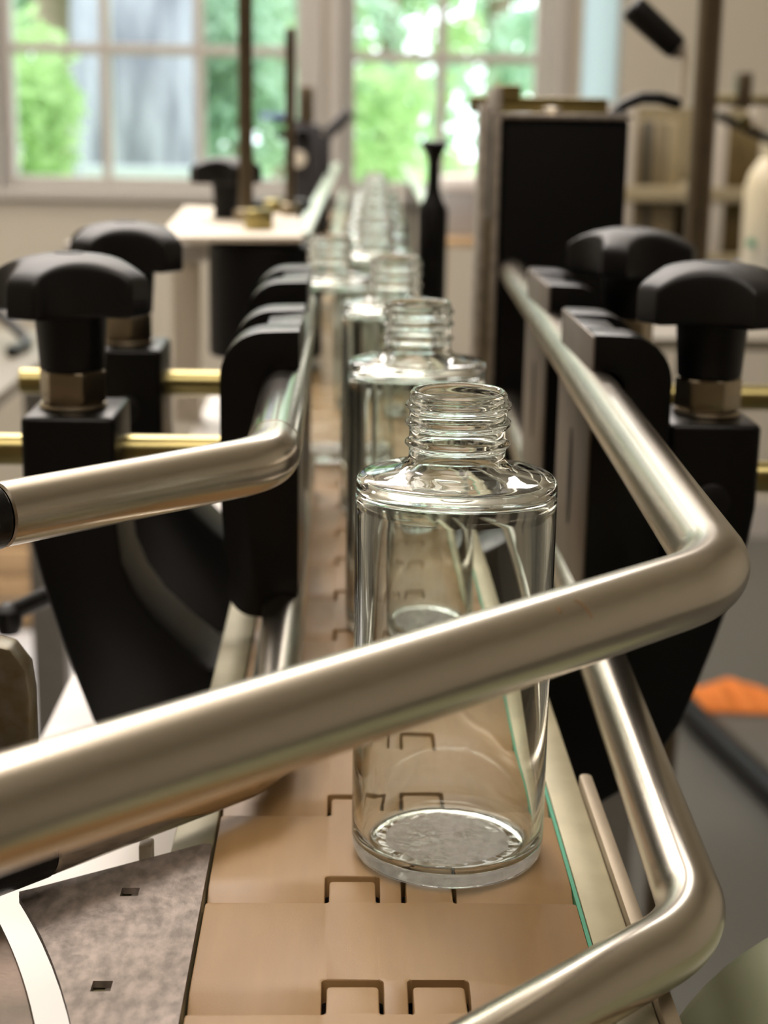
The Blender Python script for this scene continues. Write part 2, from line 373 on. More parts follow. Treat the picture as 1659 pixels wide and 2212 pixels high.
# ------------------------------------------------------------------ bottles
def bottle_mesh():
    n = 112
    def wob(t, z): return .10*math.sin(2*t+1+z*.02)+.06*math.sin(3*t+z*.05)+.05*math.sin(z*.16+t)
    def outer_neck(z, t):
        r = 9.55
        for zc, rise, amp, w in ((94.4, .9, .9, .82), (91.0, .9, .9, .82)):
            ph = (t % (2*PI))/(2*PI)
            r += amp*math.exp(-((z-(zc+rise*(ph-.5)))/w*1.25)**2)
        r += .9*math.exp(-((z-87.0)/.8*1.25)**2)
        if z > 96.5: r -= (z-96.5)**2*.9
        return r
    rings = []   # (function t -> (r,z), material)
    # outside, from the resting ring upwards
    for r, z in ((0, .9), (4, .9), (8, .88), (12, .8), (14.5, .6)): rings.append((r, z, 1))
    for r, z in ((15.6, .45), (16.6, .08), (17.4, 0), (18.3, .12), (19.2, .7), (19.75, 1.7), (19.97, 3.2), (20, 5), (20, 20), (20, 40), (20, 60), (20, 75), (19.98, 78.4), (19.9, 79.3), (19.55, 80.05), (18.9, 80.5), (18, 80.75), (16.5, 81.0), (14.5, 81.35), (12.5, 81.75), (11.2, 82.15), (10.3, 82.75), (9.8, 83.6)): rings.append((r, z, 0))
    for k in range(49): rings.append(('n', 84.2 + k*(97.2-84.2)/48, 0))
    # mouth and inside, downwards
    for r, z in ((9.0, 97.45), (8.5, 97.35), (8.1, 96.9), (7.95, 96), (7.95, 92), (7.95, 88), (8.0, 84.2), (8.3, 82.4), (9.4, 81.0), (11.5, 80.0), (14, 79.3), (16, 78.7), (17.3, 77.9), (17.95, 76.4), (18.1, 74)): rings.append((r, z, 0))
    for z in (66, 58, 50, 42, 34, 26, 18, 12): rings.append(('w', z, 0))
    for r, z in ((18.1, 7.5), (18.0, 5.6), (17.6, 4.2), (17.0, 3.3), (16.2, 2.85), (15.2, 2.65), (14, 2.6), (13, 2.6), (12, 2.62), (11, 2.64), (10, 2.68), (9, 2.7), (8, 2.72), (7, 2.76), (6, 2.8), (5, 2.84), (4, 2.88), (3, 2.92), (2, 2.95), (1, 2.97), (0, 3.0)): rings.append((r, z, 2))
    bm = bmesh.new(); R = []
    for r, z, mi in rings:
        row = []
        if r == 0: row = [bm.verts.new((0, 0, z*S))]
        else:
            for k in range(n):
                t = 2*PI*k/n
                if r == 'n': rr, zz = outer_neck(z, t), z
                elif r == 'w': rr, zz = 18.15+wob(t, z), z
                else: rr, zz = r, z
                if mi == 2:
                    X, Y = rr*math.cos(t), rr*math.sin(t)
                    for bx_, by_, am, sg in ((-9, -9.5, .9, 1.7), (1.5, 1.5, .5, 1.1)): zz += am*math.exp(-((X-bx_)**2+(Y-by_)**2)/sg**2)
                    zz += .10*math.sin(X*1.3+Y*.7)*math.sin(Y*1.1-X*.4) if rr < 15 else 0
                row.append(bm.verts.new((rr*math.cos(t)*S, rr*math.sin(t)*S, zz*S)))
        R.append(row)
    for i in range(len(R)-1):
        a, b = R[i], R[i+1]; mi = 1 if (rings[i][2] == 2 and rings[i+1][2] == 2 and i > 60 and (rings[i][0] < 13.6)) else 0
        for k in range(n):
            k2 = (k+1) % n
            if len(a) == 1: f = bm.faces.new((a[0], b[k2], b[k]))
            elif len(b) == 1: f = bm.faces.new((a[k], a[k2], b[0]))
            else: f = bm.faces.new((a[k], a[k2], b[k2], b[k]))
            f.material_index = mi; f.smooth = True
    bmesh.ops.recalc_face_normals(bm, faces=bm.faces)
    me = bpy.data.meshes.new('glass_bottle'); bm.to_mesh(me); bm.free()
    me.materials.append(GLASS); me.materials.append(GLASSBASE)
    return me
bme = bottle_mesh()
BOT = [(21.8, 309.5, 0, 'clear glass bottle in sharp focus, nearest the camera on the tan chain'),
       (20.1, 460.2, 1.1, 'second clear glass bottle, directly behind the sharp front bottle'),
       (17.5, 605.6, 2.3, 'third clear glass bottle in the row, its neck left of the second one'),
       (-8.0, 705, .6, 'clear glass bottle standing left of the row, close to the left clamps'),
       (14.0, 835, 3.0, 'blurred clear bottle behind the third and the left-standing bottle'),
       (15.5, 940, 1.9, 'blurred clear bottle, second one behind the left-standing bottle'),
       (17.0, 1035, 4.0, 'blurred clear bottle, third one behind the left-standing bottle'),
       (18.6, 1130, 5.1, 'blurred clear bottle, fourth from the far end of the row'),
       (20.0, 1235, .3, 'blurred clear bottle, third from the far end of the row'),
       (21.5, 1345, 2.6, 'blurred clear bottle, second from the far end of the row'),
       (23.0, 1460, 1.5, 'farthest blurred clear bottle at the far end of the row')]
for x, y, a, lab in BOT:
    o = bpy.data.objects.new('glass_bottle', bme); COL.objects.link(o)
    o.location = (x*S, y*S, .0002); o.rotation_euler.z = a
    tag(o, lab, 'bottle', 'clear glass bottles on the conveyor')

# ------------------------------------------------------------------ guide rails
ZU, ZLO, RAD = 75, 10, 6.3
RP = [(80.3, 790), (63.7, 257.8), (-110, 95.7)]
LP = [(-18.6, 640), (-16.6, 345), (-82, 279.5)]
def rail(plan, Rf, z, sl_span, label, cap=None, split=None, dy=0):
    path = fillet([(p[0], p[1]+(dy if i else 0), z) for i, p in enumerate(plan)], Rf, 20)
    t = thing('guide_rail', (plan[1][0], plan[1][1]+dy, z-RAD), label, 'guide rail', 'bent steel guide rails beside the chain')
    if cap is not None:                                  # dark end sleeve on the last stretch
        e0, e1 = path[-2], path[-1]; c = e0.lerp(e1, cap)
        MB().tube(path[:-1]+[c], RAD, 40, cap=.5).build('tube', STEEL, t)
        MB().tube([c-(e1-e0).normalized()*-.2, e1], RAD+.15, 36, cap=.8).build('end_sleeve', BLACK, t)['label'] = 'black sleeve over the rail end'
    else:
        MB().tube(path, RAD, 40, cap=1.2).build('tube', STEEL, t)
    if sl_span is None: return t
    a, b = sl_span                                       # polished sleeve along the straight run
    p0, p1 = path[0], path[1]
    def onrun(y): k = (y-p0.y)/(p1.y-p0.y); return p0.lerp(p1, k)
    MB().tube([onrun(b), onrun(a)], RAD+.14, 40, cap=.12).build('polished_sleeve', SLEEVE, t)['label'] = 'shinier sleeve along the straight run'
    return t
rail(RP, 32, ZU, None, 'upper right bent steel rail crossing in front of the sharp bottle')
front = bpy.data.objects['guide_rail']
RUST = mat('rust_stain', (120, 84, 44), .7)
def mark(pts, r):
    out = []
    A = Vector((63.7, 257.8, ZU)); ax = (Vector((-110, 95.7, ZU))-A).normalized()
    for x, y in pts:
        d = Fv + Rv*((x-829.5)/FPX) + Uv*((1106-y)/FPX); o = EYE-A
        dp = d-ax*d.dot(ax); op = o-ax*o.dot(ax)
        a, b, c = dp.dot(dp), 2*dp.dot(op), op.dot(op)-(RAD-.12)**2
        out.append(EYE + d*((-b-math.sqrt(b*b-4*a*c))/(2*a)))
    MB().tube(out, r, 10, cap=.05).build('rust_mark', RUST, front)['label'] = 'brown stain on the steel'
mark([(1240, 1297), (1252, 1303), (1263, 1313), (1272, 1325), (1278, 1336)], .22)
mark([(1203, 1313), (1207, 1319), (1210, 1325)], .26)
rail(RP, 30, ZLO, None, 'lower right bent steel rail, crossing low at the bottom right over the chain')
rail(LP, 26, ZU, (362, 639), 'upper left bent steel rail with black end sleeve', cap=.72)
rail(LP, 26, ZLO, None, 'lower left bent steel rail, partly behind the front crossing rail', cap=.60, dy=-12.5)

# ------------------------------------------------------------------ rail clamps (black plates that grip the rails)
def clamp(xf, sgn, y0, y1, ax, label, plate):
    # u grows away from the chain from the inner face xf
    d = abs(ax-xf); h = math.sqrt(max(6.65**2-d*d, .1)); th = math.degrees(math.asin(h/6.65))
    def X(u): return xf + sgn*u
    def notch(zc, a0, a1): return [(d+6.65*math.cos(math.radians(a)), zc+6.65*math.sin(math.radians(a))) for a in [a0+(a1-a0)*k/14 for k in range(15)]]
    full = [(0, 91.2)] + [(7, 91.0)] + arc2(9, 78, 12.9, 84, 0, 10) + [(21.9, 42), (21.0, 30), (19, 21)] + arc2(12, 17, 8, 0, -90, 6) + [(d+6.6, 8.8)]
    full += notch(ZLO, -10, 180-th) + notch(ZU, -180+th, 180-th)[0:15]
    slim = [(0, 90.6), (10, 89.6), (11.5, 84), (12, 40), (11.5, 12), (d+6.5, 10.6)] + notch(ZLO, 5, 180-th) + notch(ZU, -180+th, 180-th)
    mb = MB(); w = (y1-y0)*.27
    for pr, a, b in ((full, y0, y0+w), (slim, y0+w, y1-w), (full, y1-w, y1)):
        mb.prism([(X(u), z) for u, z in pr], 'y', a, b)
    t = thing('rail_clamp', (X(11), (y0+y1)/2, 9), label, 'rail clamp', 'black rail clamps beside the chain')
    mb.build('body', BLACK, t, bevel=.5, seg=2, sharp=30)
    if plate:
        ym = (y0+y1)/2
        MB().box(X(-.8), X(.05), y0, y1, 14, 90.8).build('face_plate', FACE, t, bevel=.3)['label'] = 'grey metal plate on the inner face'
        MB().prism([(ym+4*math.cos(q), 44+15*math.sin(q)) for q in [2*PI*k/20 for k in range(20)]], 'x', X(-1.0), X(-.7)).build('slot', FOAM, t)['label'] = 'dark oval slot in the plate'
    return t
clamp(-13.4, -1, 440, 506, -17.2, 'near left black rail clamp with a rounded top, gripping the left rails', False)
clamp(-14.4, -1, 572, 640, -18.2, 'farther left black rail clamp, partly behind the near left one', False)
clamp(68.4, 1, 440, 506, 70.9, 'near right black rail clamp beside the right wing knob stem', True)
clamp(72.0, 1, 572, 640, 74.8, 'farther right black rail clamp in front of the tall black block', True)

# ------------------------------------------------------------------ support rods and brackets with wing knobs
def rod(x0, x1, y, z, label):
    o = MB().lathe([(4.2, 0), (4.9, .7), (4.9, x1-x0-.7), (4.2, x1-x0)], y, z, 28, x0, axis='x').build('support_rod', BRASS)
    return tag(o, label, 'support rod', 'yellowish support rods')
rod(-150, -34.5, 475, 50, 'near left yellowish steel rod through the front bracket into the clamp')
rod(-124, -35.5, 605, 49, 'farther left yellowish steel rod behind the first one')
rod(90.2, 165, 475, 44, 'near right yellowish steel rod passing through the front right bracket')
rod(93.4, 175, 605, 46, 'farther right yellowish steel rod behind the front right bracket')

def knob_cap(c, rot):
    n = 96; vs = []; fs = []
    cx, cy, z0 = c
    Rc, D, n = 20.0, 35.6, 192
    def out(t):
        a = (t-rot) % (PI/2)                      # four blunt lobes joined by concave arcs
        psi = a-PI/4; fi = min(a, PI/2-a)
        q = Rc*Rc-(D*math.sin(psi))**2
        ra = D*math.cos(psi)-math.sqrt(q) if q > 0 else 60
        rf = 24/math.cos(fi); k = 1.1
        return -k*math.log(math.exp(-ra/k)+math.exp(-rf/k))
    def dome(r): return 17.2 - 6.4*(r/24)**2.4
    prof = [(.0, 'b', 0), (.6, 'b', 0), (.93, 'b', 0), (.985, 'b', .5), (1, 'b', 1.6), (1, 't', -2.0), (.985, 't', -.8), (.95, 't', -.15), (.8, 't', 0), (.6, 't', 0), (.4, 't', 0), (.2, 't', 0), (.05, 't', 0)]
    for s_, kind, dz in prof:
        for k in range(n):
            t = 2*PI*k/n; r = out(t)*s_
            if s_ < .5: r = r*.5 + 20*s_*.5
            z = dz if kind == 'b' else dome(r if s_ < .95 else out(t)*s_) + dz
            vs.append((cx+r*math.cos(t), cy+r*math.sin(t), z0+z))
    m = len(prof)
    for i in range(m-1):
        for k in range(n): fs.append((i*n+k, i*n+(k+1) % n, (i+1)*n+(k+1) % n, (i+1)*n+k))
    fs.append([(m-1)*n+k for k in range(n)])
    return MB().add(vs, fs)
def bracket(xc, sgn, yb, foot, rot, rz, label, low=-58):
    # sgn = direction from the bracket towards the conveyor
    t = thing('rail_bracket', (xc, yb+17, low), label, 'bracket', 'black curved brackets with wing knobs')
    def X(u): return xc + sgn*u
    prof = [(-13.3, 64.5), (-13.3, 40), (-12, 30), (-8.8, 15.5), (-4, -1.4), (0, -14), (4.7, -27.4), (11, -38), (19, -47.5), (28, -53.5), (foot, low)]
    prof += [(foot, -10.5)] + [(foot-4, -10.2), (32.6, -4.5), (23.2, 4.7), (18, 12.5), (14.4, 21.3), (13.3, 32), (13.3, 64.5)]
    MB().prism([(X(u), z) for u, z in prof], 'y', yb, yb+35).build('bracket_arm', BLACK, t, bevel=1.6, seg=3)
    MB().lathe([(4.6, 0), (5.2, .4), (5.2, 1.1), (3, 1.2)], X(0), 42, 24, yb-1.2, axis='y').build('set_screw', KNOB, t)
    ky = yb+17
    MB().lathe([(7, 0), (9.6, .1), (9.9, .8), (9.6, 1.6), (6, 1.7)], X(-.8), ky, 40, 64.5).build('washer', NUT, t)
    MB().lathe([(8, 0), (9.8, .5), (9.8, 9.5), (8, 10)], X(-.8), ky, 6, 66.1, rot=rot+.35).build('hex_nut', NUT, t, bevel=.3)
    kb = MB().lathe([(8.8, 0), (9.4, .4), (9.9, 8), (10.5, 16.8)], X(-.8), ky, 48, 75.9)
    ob = kb.build('hand_knob', KNOB, t)
    knob_cap((X(-.8), ky, 92.4), rot).build('wing_cap', KNOB, ob, sharp=50)
    MB().lathe([(4.2, 0), (4.0, .25), (0.1, .3)], X(-.8), ky, 32, 109.5).build('emblem', FOAM, ob)['label'] = 'dark round mark on the cap'
    return t
bracket(-79.5, 1, 450, 43.4, math.radians(-25), 0, 'near left black curved bracket with large wing knob on brass-coloured nut')
bracket(-81.5, 1, 584, 45.4, math.radians(-36), 0, 'farther left black bracket and wing knob, behind the near left one')
bracket(105.8, -1, 450, 51.3, math.radians(26), 0, 'near right black bracket with wing knob at the right edge of photo')
bracket(105.5, -1, 590, 51.0, math.radians(-24), 0, 'farther right black bracket and wing knob before the tall block')

# ------------------------------------------------------------------ dead plate, turntable, end plate
def holed(outer, holes, z0, z1):
    bm = bmesh.new(); es = []
    for loop in [outer]+holes:
        vs = [bm.verts.new((x, y, z1)) for x, y in loop]
        es += [bm.edges.new((vs[i], vs[(i+1) % len(vs)])) for i in range(len(vs))]
    bmesh.ops.triangle_fill(bm, edges=es, use_beauty=True)
    ex = bmesh.ops.extrude_face_region(bm, geom=bm.faces[:])
    for g in ex['geom']:
        if isinstance(g, bmesh.types.BMVert): g.co.z = z0
    bm.verts.index_update()
    mb = MB(); mb.add([v.co.copy() for v in bm.verts], [[v.index for v in f.verts] for f in bm.faces]); bm.free()
    return mb
# concave left edge follows the round turntable
DCX, DCY, DR = -295.0, 169.0, 254.3
def circ(r, a0, a1, n): return arc2(DCX, DCY, r, a0, a1, n)
def on(r, y): return (DCX + math.sqrt(r*r-(y-DCY)**2), y)
edge = [(-63.2, 288.1)] + [on(260.0, y) for y in (286, 282, 276, 270, 262, 254, 246, 238, 230, 220, 205, 190)]
outer = [(-27.3, 190), (-27.3, 309.6), (-29, 309.8)] + [(-60.5, 289.6)] + edge
hs = 1.75
holes = [[(x-hs, y-hs), (x+hs, y-hs), (x+hs, y+hs), (x-hs, y+hs)] for x, y in ((-41.6, 288.1), (-41.9, 253.2))]
dp = thing('transfer_plate', (-45, 250, -2.2), 'mottled grey metal transfer plate with two square holes beside the chain', 'metal plate')
holed(outer, holes, -.35, 1.0).build('plate', SPOTS, dp, sharp=30)
MB().box(-44.4, -36.4, 247, 296, -4, -.9).build('backing_strip', STRIP, dp)
MB().box(-41.5, -36.2, 185, 305, -12, -.4).build('support_ledge', DULL, dp)
MB().box(-42.2, -39.4, 306, 310, -4, 2.2).build('locating_tab', CREAM, dp, bevel=.4)
tt = thing('turntable', (DCX, DCY, ZF), 'worn brownish round turntable disc at the bottom left corner', 'turntable')
MB().lathe([(DR-2, -4), (DR-.3, -3.6), (DR, -3), (DR, .4), (DR-.4, .9), (DR-1, 1), (20, 1), (0.1, 1)], DCX, DCY, 320).build('disc', DISC, tt)
MB().lathe([(90, 0), (90, 12), (46, 30), (46, 836), (60, 897)], DCX, DCY, 48, ZF).build('pedestal', GREY, tt)

ep = [(-96, -60), (-76, -60), (-76, -4), (-65.8, -4), (-65.8, 30), (-66.4, 36), (-69.5, 40.5), (-82, 43.5), (-88, 44), (-88, -4), (-96, -8)]
tag(MB().prism(ep, 'y', 318, 326).build('end_plate', [mat('scuffed_zinc', (132, 128, 116), .45, .8, col2=(112, 98, 68), vscale=160)], bevel=.9),
    'thick grey metal end plate with a chamfered corner at the left edge', 'metal plate')
lv = thing('clamp_lever', (-100, 520, -20), 'small black curved lever left of the near left bracket', 'lever')
MB().tube(fillet([(-86, 524, 2), (-96, 521, -8), (-112, 518, -15)], 14, 8), 3.2, 20).build('arm', BLACK, lv)
MB().lathe([(.1, -6), (3.5, -5), (4.8, -1), (4.6, 3), (2, 5.2), (.1, 5.6)], -113, 517, 24, -17).build('ball_end', KNOB, lv)

# ------------------------------------------------------------------ rollers, plate, poles (left, behind)
def roller(x, y, r, z0, z1, label):
    t = thing('wrap_roller', (x, y, -60), label, 'roller', 'black wrap rollers')
    MB().lathe([(r-1, 0), (r, 1), (r, z1-z0-2), (r-1.5, z1-z0-.3), (r-4, z1-z0), (7, z1-z0)], x, y, 56, z0).build('drum', FOAM, t)
    MB().lathe([(5, 0), (5, z1+62.2), (.1, z1+62.2)], x, y, 24, -60).build('shaft', NUT, t)
    return t
roller(-50, 962, 33, 8, 74, 'large black drum roller under the cream plate')
roller(-56, 1290, 26, 8, 82, 'smaller black roller behind the cream plate and pole')
pl = [(-108, 915), (-26, 930), (-37, 1180), (-122, 1215)]
tp = thing('bearing_plate', (-70, 1050, 77), 'cream metal plate above the black roller, carrying the poles', 'plate')
MB().prism(pl, 'z', 77, 80.2).build('plate', CREAM, tp, bevel=.6)
MB().lathe([(8.6, 0), (8.8, .6), (8.8, 11), (7.8, 12)], -54.5, 985, 36, 80.2).build('collar', BRASS, tp)
MB().lathe([(8.2, 0), (8.2, 8), (7.2, 9)], -52, 1150, 36, 80.2).build('collar', BRASS, tp)
MB().lathe([(3, 0), (3, 2), (1.5, 3)], -88, 1090, 20, 80.2).build('screw_head', NUT, tp)
def pole(x, y, r, z0, z1, label, m=None, base=None):
    t = thing('metal_pole', (x, y, z0), label, 'pole')
    MB().lathe([(r, 0), (r, z1-z0-1), (r-1, z1-z0)], x, y, 32, z0).build('shaft', m or POLE, t)
    if base: MB().lathe([(base, 0), (base, 7), (base-1, 8)], x, y, 32, z0).build('base_collar', NUT, t)
    return t
POLE = mat('bronze_grey_pole', (104, 92, 74), .4, .7, var=.15)
pole(-66, 1050, 4.7, 80.3, 330, 'tall brownish pole in front of the left window', base=8)
pole(-40.5, 1125, 3.4, 80.3, 204, 'thin short pole between the two windows', base=6.5)
kt = thing('tee_handle', (-81, 1080, 80), 'black tee shaped clamping handle standing on the cream plate left of the pole', 'handle')
MB().lathe([(8.4, 0), (8.2, 10), (9.4, 24)], -81, 1080, 32, 80.3).build('stem', KNOB, kt)
knob_cap((-81, 1080, 103), .5).build('wing_cap', KNOB, kt, sharp=50)
cp = thing('support_post', (-109, 1100, -60), 'cream square post standing left of the black drum roller', 'post')
MB().box(-119, -101, 1092, 1110, -60, 51).build('post', CREAM, cp, bevel=1)
MB().box(-190, -95, 1088, 1114, 51, 62).build('cross_bar', FRAME, cp, bevel=1)

# far guide rails: flat bars leading to the far end
GL = mat('acrylic_green_reflection', (186, 204, 186), .25, 0, spec=.6)  # green of the window's reflection is put into the colour
def flatbar(x0, y0, x1, y1, z, w, label):
    t = thing('flat_guide', (x0, y0, z-3), label, 'guide rail', 'pale flat guide bars')
    MB().add([(x0-w/2, y0, z-5), (x0+w/2, y0, z-5), (x1+w/2, y1, z-5), (x1-w/2, y1, z-5), (x0-w/2, y0, z), (x0+w/2, y0, z), (x1+w/2, y1, z), (x1-w/2, y1, z)],
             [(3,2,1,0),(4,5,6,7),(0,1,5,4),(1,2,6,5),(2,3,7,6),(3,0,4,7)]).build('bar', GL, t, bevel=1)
    for f in (.12, .5, .88):
        x = x0+(x1-x0)*f; y = y0+(y1-y0)*f
        if x0 > 0: MB().box(x+2, x+10, y-9, y+9, -60, z-5.1).build('stand', BLACK, t, bevel=1)
        else:
            mb = MB().box(-35.5, -29, y-9, y+9, -.3, z-5.1)
            if x > -20: mb.box(-29, x+2, y-6, y+6, z-10, z-5.1)
            mb.build('stand', BLACK, t, bevel=.8)
    return t
flatbar(-30, 1040, -20, 2450, 75, 11, 'flat guide bar, tinted like a pale green reflection, left of the blurred bottles')
flatbar(64, 1130, 82, 2450, 75, 11, 'flat guide bar, tinted like a pale green reflection, right of the blurred bottles')
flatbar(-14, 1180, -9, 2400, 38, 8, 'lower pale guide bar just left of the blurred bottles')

fp = thing('flared_post', (52, 1000, 0), 'black post with a flared top right of the far bottles', 'post')
MB().lathe([(9, 0), (9, 70), (9.4, 92), (6, 98), (4, 104), (3.6, 120)], 51.5, 1000, 32, 0.1).build('post', FOAM, fp)
MB().lathe([(3.6, 0), (4.4, 4), (8.2, 11), (8.4, 13), (6, 13.6)], 51.5, 1000, 32, 120).build('flared_knob', KNOB, fp)

# labelling unit between the windows
LU = mat('dark_machine_grey', (52, 50, 54), .5)
lu = thing('labelling_unit', (-60, 2000, -60), 'small dark grey machine head with a blue disc between the windows', 'machine')
p = at(655, 330, 2000); MB().box(p.x-22, p.x+22, 1985, 2030, -60, at(655, 268, 2000).z).build('column', LU, lu, bevel=4)
p = at(662, 215, 2000); MB().box(p.x-9, p.x+9, 1990, 2025, at(655, 268, 2000).z, at(660, 185, 2000).z).build('head', POLE, lu, bevel=3)
p = at(592, 250, 2000); MB().lathe([(16, 0), (17, 1), (17, 6), (16, 7)], p.x, 2000, 32, p.z-4).build('blue_disc', mat('blue_plastic', (120, 136, 196), .4), lu)
q = at(655, 262, 2000); MB().box(p.x, q.x, 1996, 2004, p.z-9, p.z-4.1).build('arm', LU, lu)
p = at(655, 293, 2000); MB().lathe([(8, 0), (9, 2), (9, 14), (6, 16)], p.x, p.z, 28, 1969, axis='y').build('knob', BLACK, lu)
p = at(610, 290, 2000); MB().box(p.x-7, p.x+34, 1992, 2004, p.z-6, p.z+5).build('lever', BLACK, lu, bevel=2)
p = at(645, 342, 2000); MB().lathe([(9, 0), (10, 1), (10, 10), (9, 15)], p.x, p.z, 28, 1970, axis='y').build('lens', CREAM, lu)
a, b = at(704, 292, 2050), at(756, 243, 2050)
ab = thing('tilted_arm', (a.x, 2050, -60), 'dark slanting arm in front of the white post between windows', 'arm')
MB().tube([a, b], 7.5, 24).build('bar', LU, ab)
MB().box(a.x-6, a.x+6, 2044, 2056, -60, a.z).build('upright', LU, ab, bevel=1)

# ------------------------------------------------------------------ right: bench, tall block, poles, rack
bench = thing('side_bench', (500, 1990, ZF), 'grey side bench right of the conveyor, under the rack', 'bench')
BTOP = mat('bench_laminate', (116, 109, 94), .45, var=.1, vscale=8)
MB().box(250, 860, 1560, 2420, -72, -60).build('bench_top', BTOP, bench, bevel=2)
for x in (290, 820):
    for y in (1600, 2380): MB().box(x-20, x+20, y-20, y+20, ZF, -72).build('leg', GREY, bench)
tb = thing('pressure_block', (105, 835, ZF), 'tall black pressure block on the right with a steel edge', 'machine block')
MB().box(74.5, 136, 800, 872, -60, 148).build('pad', FOAM, tb, bevel=2, seg=3)
MB().box(73.5, 137, 798, 874, 148, 150.5).build('top_plate', DULL, tb, bevel=.5)
MB().box(84, 126, 812, 862, ZF, -60).build('pedestal', GREY, tb, bevel=1)
MB().lathe([(6, 0), (5, 2.5), (.1, 3.5)], 99.5, 815, 24, 150.5).build('dome_bolt', NUT, tb)
MB().box(69.5, 73.4, 799, 840, -60, 162.5).build('edge_strip', DULL, tb, bevel=.4)
MB().box(63.6, 67.4, 799, 825, -60, 154.5).build('edge_strip', DULL, tb, bevel=.4)
MB().box(67.4, 69.5, 803, 812, -60, 100).build('spacer', BRASS, tb)
MB().box(61.5, 131.5, 842, 852, 150.6, 158.6).build('cross_bar', BRASS, tb, bevel=.6)
MB().box(73.5, 87, 840, 854, 158.7, 164.5).build('bar_block', BRASS, tb, bevel=.6)
hl = thing('hand_lever', (140, 890, 142), 'lever with a ribbed dark grip above the tall black block', 'lever')
pts = [at(x, y, 905) for x, y in ((1322, 250), (1350, 226), (1385, 211), (1425, 212), (1470, 226))]
MB().tube([p+Vector((0, 0, 0)) for p in fillet(pts, 12, 4)], 3.2, 20).build('arched_arm', BLACK, hl)
MB().box(128, 147, 872.5, 911, 142, 152).build('pivot', BLACK, hl, bevel=1)
g0, g1 = at(1362, 12, 905), at(1462, 104, 905); gd = (g1-g0).normalized()
pt = [g0 + gd*t for t in (0, 1.5, 4, 10, 20, (g1-g0).length-3, (g1-g0).length)]
rr = [5.2, 7.0, 7.5, 7.4, 7.2, 6.9, 6.4]
MB().tube(pt, lambda i: rr[i], 28, cap=0).build('grip', KNOB, hl)
MB().tube([g1, g1+gd*3.4], 5.2, 24, cap=.4).build('end_ring', DULL, hl)
MB().tube(fillet([g1+gd*3, g1+gd*7, at(1476, 160, 905), at(1470, 226, 905)], 2.2, 5), 2.2, 16).build('rod', CREAM, hl)
pole(236.5, 1100, 8.2, ZF, 330, 'thick brownish pole on the right in front of the rack', base=60)

RKM = mat('rack_cream', (150, 138, 108), .6); RKP = mat('rack_post', (186, 178, 164), .5)
rk = thing('storage_rack', (470, 2250, -60), 'cream storage rack behind the thick pole on the right', 'rack')
RY = 2300
def rx(x, y=400): return at(x, y, RY).x
def rz(y, x=1500): return at(x, y, RY).z
for x in (1352, 1549, 1700):
    X = rx(x); MB().box(X-9, X+9, RY-12, RY+8, -60, rz(222)).build('upright', RKP, rk, bevel=1)
for x in (1352, 1700):
    X = rx(x); MB().box(X-9, X+9, RY+200, RY+220, -60, rz(222)).build('upright', RKP, rk, bevel=1)
XA, XB = rx(1345), rx(1712)
for yy, h in ((420, 10), (560, 8)):
    MB().box(XA, XB, RY-14, RY+218, rz(yy)-h, rz(yy)+h).build('shelf', RKM, rk, bevel=1)
MB().box(XA, XB, RY+221, RY+226, -60, rz(232)).build('back_panel', RKM, rk)
OL = mat('olive_cardboard', (112, 96, 58), .8, var=.1)
BEI = mat('beige_board', (138, 126, 100), .8, var=.1); SAG = mat('grey_board', (92, 88, 78), .8)
def bx(name, x0, x1, ya, yb, m, label, cat, d0=30, d1=180, grp=None):
    o = MB().box(rx(x0), rx(x1), RY+d0, RY+d1, rz(yb), rz(ya)).build(name, m, bevel=2)
    return tag(o, label, cat, grp)
zs1 = 411.5; zs2 = 551
bx('storage_box', 1572, 1648, 268, 412.6, OL, 'olive brown box on the upper rack shelf right of the pole', 'box')
bx('storage_box', 1572, 1628, 440, 552.6, OL, 'olive brown box on the lower rack shelf beside the white jug', 'box')
for i, (x0, x1, m, lb) in enumerate(((1368, 1392, BEI, 'beige upright folder, leftmost on the upper rack shelf'), (1394, 1412, SAG, 'dark grey upright folder on the upper rack shelf'),
                      (1414, 1444, BEI, 'wide beige upright folder right of the dark grey one, upper rack shelf'), (1446, 1474, RKM, 'cream upright folder nearest the pole on the upper rack shelf'))):
    bx('upright_folder', x0, x1, 262, 412.6, m, lb, 'folder', grp='upright folders on the rack')
for i, (x0, x1, m, lb) in enumerate(((1368, 1400, BEI, 'beige upright folder, leftmost on the lower rack shelf'), (1402, 1416, SAG, 'dark grey upright folder on the lower rack shelf'), (1418, 1468, BEI, 'wide beige upright folder near the pole, lower rack shelf'))):
    bx('upright_folder', x0, x1, 446, 552.6, m, lb, 'folder', grp='upright folders on the rack')
cb = thing('clamp_bar', (430, 1800, 170), 'yellowish horizontal bar with a square clamp at the right edge', 'clamp bar')
p0, p1 = at(1545, 216, 1800), at(1720, 216, 1800)
MB().box(p0.x, p1.x+60, 1795, 1806, p0.z-5, p0.z+5).build('bar', BRASS, cb, bevel=1)
p = at(1605, 190, 1800); MB().box(p.x-8, p.x+8, 1790, 1810, p.z-22, p.z+16).build('clamp', POLE, cb, bevel=1)
a, b = at(1548, 248, 1800), at(1700, 320, 1800)
MB().tube([a, b], 5, 20).build('black_arm', BLACK, cb)
p = at(1606, 262, 1800); MB().lathe([(7, 0), (7, 5), (5, 6)], p.x, p.z, 20, 1788, axis='y').build('screw', BRASS, cb)
MB().box(p1.x+40, p1.x+60, 1795, 1806, -60, p0.z-5).build('upright', POLE, cb)
